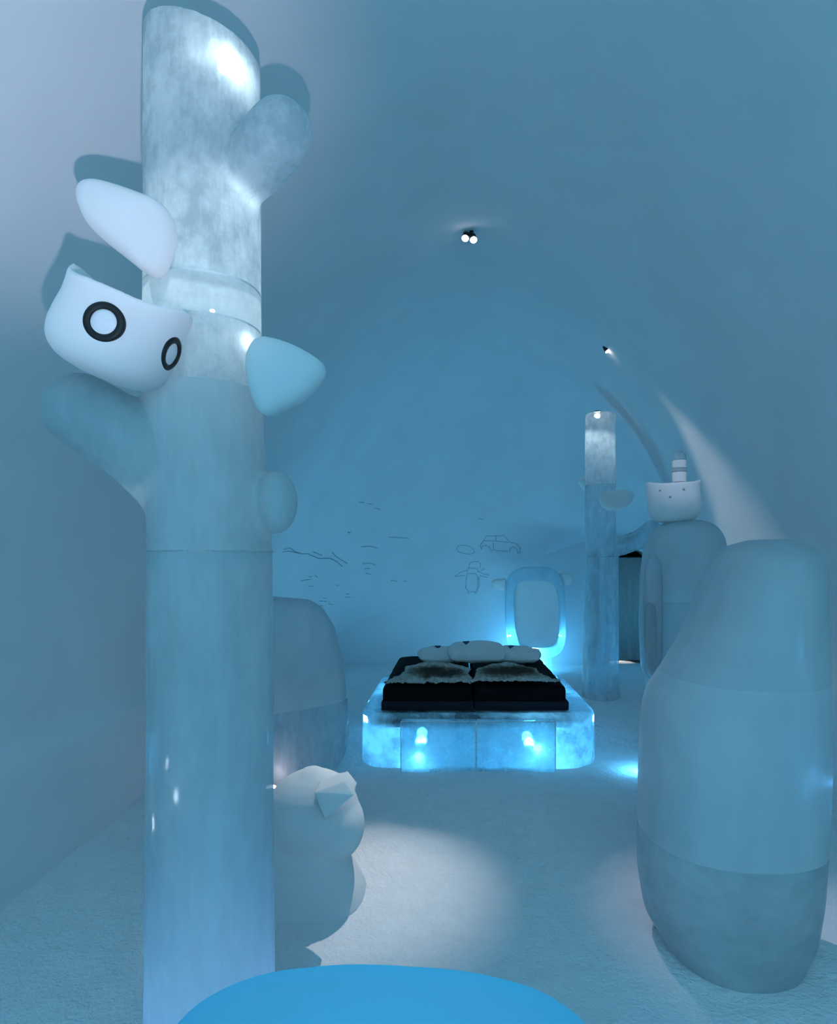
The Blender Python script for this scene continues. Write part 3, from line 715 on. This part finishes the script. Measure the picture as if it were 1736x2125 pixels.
# ------------------------------------------------------------------ ice ring figure at the far wall
RY_ = 11.25
ring = thing('ice_ring_figure', (P(1110, 0, RY_).x, RY_, 0), 'oval ice frame figure with snow belly and snow ears glowing blue behind the bed', 'sculpture')
outer = [(1050, 1300), (1048, 1250), (1050, 1215), (1060, 1192), (1080, 1179), (1110, 1176), (1140, 1179), (1157, 1192), (1166, 1215), (1170, 1250), (1171, 1300), (1168, 1335), (1155, 1356), (1130, 1364), (1105, 1365), (1080, 1362), (1060, 1350), (1053, 1330)]
inner = [(1067, 1300), (1065, 1250), (1067, 1225), (1074, 1210), (1090, 1206), (1110, 1205), (1132, 1206), (1148, 1214), (1154, 1230), (1158, 1255), (1159, 1300), (1157, 1322), (1148, 1337), (1130, 1343), (1110, 1343), (1088, 1342), (1076, 1335), (1071, 1318)]
def dense(pts, Y, sub=4):
    P3 = [P(x, y, Y) for x, y in pts]; n = len(P3); out = []
    for i in range(n):
        a, b, c, d = P3[i - 1], P3[i], P3[(i + 1) % n], P3[(i + 2) % n]
        for k in range(sub):
            t = k/sub; out.append(0.5*((2*b) + (c - a)*t + (2*a - 5*b + 4*c - d)*t*t + (3*b - a - 3*c + d)*t**3))
    return out
O, I = dense(outer, RY_), dense(inner, RY_); n = len(O); dep = 0.32
def off(loop, dy): return [v + Vector((0, dy, 0)) for v in loop]
V = off(O, -dep/2) + off(I, -dep/2) + off(O, dep/2) + off(I, dep/2); Fc = []
for i in range(n):
    j = (i + 1) % n
    Fc += [(i, j, n + j, n + i), (2*n + j, 2*n + i, 3*n + i, 3*n + j), (j, i, 2*n + i, 2*n + j), (n + i, n + j, 3*n + j, 3*n + i)]
zc = P(0, 1253, RY_).z
for k, m in split(bevelled((V, Fc), 0.03, 3), lambda c: 'rim_top' if c.z > zc else 'rim').items(): mesh_obj(k, m, 'ice_rim', ring)
bl = off(I, 0)
mesh_obj('belly', to_mesh(loft([off([v + (v - sum(I, Vector())/n)*0.02 for v in I], d) for d in (-0.05, 0.08)])), 'snow', ring, smooth=False)
mesh_obj('ear', remesh(outline_solid([(1019, 1212), (1024, 1203), (1036, 1201), (1049, 1201), (1050, 1212), (1048, 1225), (1036, 1226), (1024, 1222)], RY_, 0.2), 0.016, 3), 'snow', ring)
mesh_obj('ear', remesh(outline_solid([(1160, 1190), (1175, 1188), (1187, 1193), (1191, 1203), (1186, 1212), (1174, 1217), (1165, 1216), (1162, 1203)], RY_, 0.2), 0.016, 3), 'snow', ring)
a, b = P(1085, 1392, RY_), P(1141, 1365, RY_)
mesh_obj('foot_block', bevelled(box(a.x, b.x, RY_ - 0.2, RY_ + 0.2, -0.02, b.z + 0.02), 0.02, 2), 'ice_bed', ring)
light('POINT', 'ring_led', (P(1122, 0, RY_).x, RY_ - 0.05, 0.12), 14, BLUE, 0.05)
light('POINT', 'ring_rim_led', (P(1110, 0, RY_).x, RY_ + 0.02, 0.34), 24, BLUE, 0.05)
for px_ in (1058, 1163): light('POINT', 'ring_side_fill', (P(px_, 0, RY_).x, RY_, 0.62), 7, BLUE, 0.012)  # added pair of lights to brighten the sides of the rim
light('POINT', 'ring_wall_led', (P(1105, 0, RY_).x, RY_ + 0.42, 0.25), 22, BLUE, 0.06)

# ------------------------------------------------------------------ curtain and passage light
nU, V, Fc = 60, [], []
for j in (0, 1):
    for i in range(nU + 1):
        t = i/nU; x = D0 + 0.01 + (D1 - D0 - 0.02)*t; y = YB + 0.20 + 0.004*math.sin(t*38) + 0.006*math.sin(t*11 + 1)
        V.append(Vector((x, y, 1.975 if j else 0.045)))
for i in range(nU): Fc.append((i, i + 1, nU + 2 + i, nU + 1 + i))
cu = thing('door_curtain', ((D0 + D1)/2, YB + 0.2, 0), 'plain dark grey curtain hanging in the far doorway', 'curtain')
mesh_obj('cloth', evaluated(to_mesh((V, Fc)), [('SOLIDIFY', dict(thickness=0.008))]), 'curtain', cu)
mesh_obj('rail', to_mesh(tube([(D0 - 0.02, YB + 0.2, 1.985), (D1 + 0.02, YB + 0.2, 1.985)], [0.012, 0.012], 12, False)), 'metal', cu)
light('SPOT', 'passage_light', (3.12, YB + 0.62, 0.6), 20, (1, 0.97, 0.92), 0.03, target=(3.18, YB + 0.26, 0), angle=42, blend=0.5)

# ------------------------------------------------------------------ ceiling spots
def spot_fixture(heads, mount, name, label):
    r = thing(name, mount, label, 'lamp')
    c = sum((Vector(h[0]) for h in heads), Vector())/len(heads)
    mesh_obj('bracket', to_mesh(tube([mount, (Vector(mount) + c)/2, c + Vector((0, 0, 0.06))], [0.022, 0.018, 0.018], 14, False)), 'metal', r)
    for pos, target, rad in heads:
        d = (Vector(target) - Vector(pos)).normalized(); p0 = Vector(pos) - d*0.02
        hd = mesh_obj('lamp_head', to_mesh(tube([p0 - d*0.10, p0 - d*0.08, p0 - d*0.012], [rad*0.5, rad*0.8, rad], 20, False)), 'metal', r)
        q = d.to_track_quat('Z', 'Y')
        mesh_obj('lens', to_mesh(ellipsoid(p0 - d*0.008, (rad*0.92, rad*0.92, 0.010), q, 20, 8)), 'lamp', hd)
    return r
spot_fixture([(L1A, (-0.5, 3.2, 0.8), 0.036), (L1B, (0.6, 3.2, 0.8), 0.036)], (0.19, 6.22, 5.12), 'ceiling_spotlight', 'twin white spotlight shining from the vault crown')
spot_fixture([(L2, (3.22, 7.10, 1.9), 0.034)], (1.84, 7.95, 4.60), 'ceiling_spotlight', 'single spotlight raking a light streak down the right wall')

# ------------------------------------------------------------------ scored drawings on the far wall, dark tubes painted as groove shade
def wall_hit(x, y):
    Y = 4.0
    while Y < YB:
        p = P(x, y, Y)
        if p.z > Z0:
            k = fillet(Y, p.x > CX, p.z); s = half(Y, p.x > CX)*k
            if ((p.x - CX)/s)**2 + ((p.z - Z0)/((ZA - Z0)*k))**2 > 1: return P(x, y, Y - 0.03)
        Y += 0.02
    return P(x, y, YB - 0.002)
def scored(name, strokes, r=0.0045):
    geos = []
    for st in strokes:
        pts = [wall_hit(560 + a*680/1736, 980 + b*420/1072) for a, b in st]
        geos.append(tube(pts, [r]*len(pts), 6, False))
    o = mesh_obj(name, to_mesh(join(*geos)), 'groove_shade', wall_back); return o
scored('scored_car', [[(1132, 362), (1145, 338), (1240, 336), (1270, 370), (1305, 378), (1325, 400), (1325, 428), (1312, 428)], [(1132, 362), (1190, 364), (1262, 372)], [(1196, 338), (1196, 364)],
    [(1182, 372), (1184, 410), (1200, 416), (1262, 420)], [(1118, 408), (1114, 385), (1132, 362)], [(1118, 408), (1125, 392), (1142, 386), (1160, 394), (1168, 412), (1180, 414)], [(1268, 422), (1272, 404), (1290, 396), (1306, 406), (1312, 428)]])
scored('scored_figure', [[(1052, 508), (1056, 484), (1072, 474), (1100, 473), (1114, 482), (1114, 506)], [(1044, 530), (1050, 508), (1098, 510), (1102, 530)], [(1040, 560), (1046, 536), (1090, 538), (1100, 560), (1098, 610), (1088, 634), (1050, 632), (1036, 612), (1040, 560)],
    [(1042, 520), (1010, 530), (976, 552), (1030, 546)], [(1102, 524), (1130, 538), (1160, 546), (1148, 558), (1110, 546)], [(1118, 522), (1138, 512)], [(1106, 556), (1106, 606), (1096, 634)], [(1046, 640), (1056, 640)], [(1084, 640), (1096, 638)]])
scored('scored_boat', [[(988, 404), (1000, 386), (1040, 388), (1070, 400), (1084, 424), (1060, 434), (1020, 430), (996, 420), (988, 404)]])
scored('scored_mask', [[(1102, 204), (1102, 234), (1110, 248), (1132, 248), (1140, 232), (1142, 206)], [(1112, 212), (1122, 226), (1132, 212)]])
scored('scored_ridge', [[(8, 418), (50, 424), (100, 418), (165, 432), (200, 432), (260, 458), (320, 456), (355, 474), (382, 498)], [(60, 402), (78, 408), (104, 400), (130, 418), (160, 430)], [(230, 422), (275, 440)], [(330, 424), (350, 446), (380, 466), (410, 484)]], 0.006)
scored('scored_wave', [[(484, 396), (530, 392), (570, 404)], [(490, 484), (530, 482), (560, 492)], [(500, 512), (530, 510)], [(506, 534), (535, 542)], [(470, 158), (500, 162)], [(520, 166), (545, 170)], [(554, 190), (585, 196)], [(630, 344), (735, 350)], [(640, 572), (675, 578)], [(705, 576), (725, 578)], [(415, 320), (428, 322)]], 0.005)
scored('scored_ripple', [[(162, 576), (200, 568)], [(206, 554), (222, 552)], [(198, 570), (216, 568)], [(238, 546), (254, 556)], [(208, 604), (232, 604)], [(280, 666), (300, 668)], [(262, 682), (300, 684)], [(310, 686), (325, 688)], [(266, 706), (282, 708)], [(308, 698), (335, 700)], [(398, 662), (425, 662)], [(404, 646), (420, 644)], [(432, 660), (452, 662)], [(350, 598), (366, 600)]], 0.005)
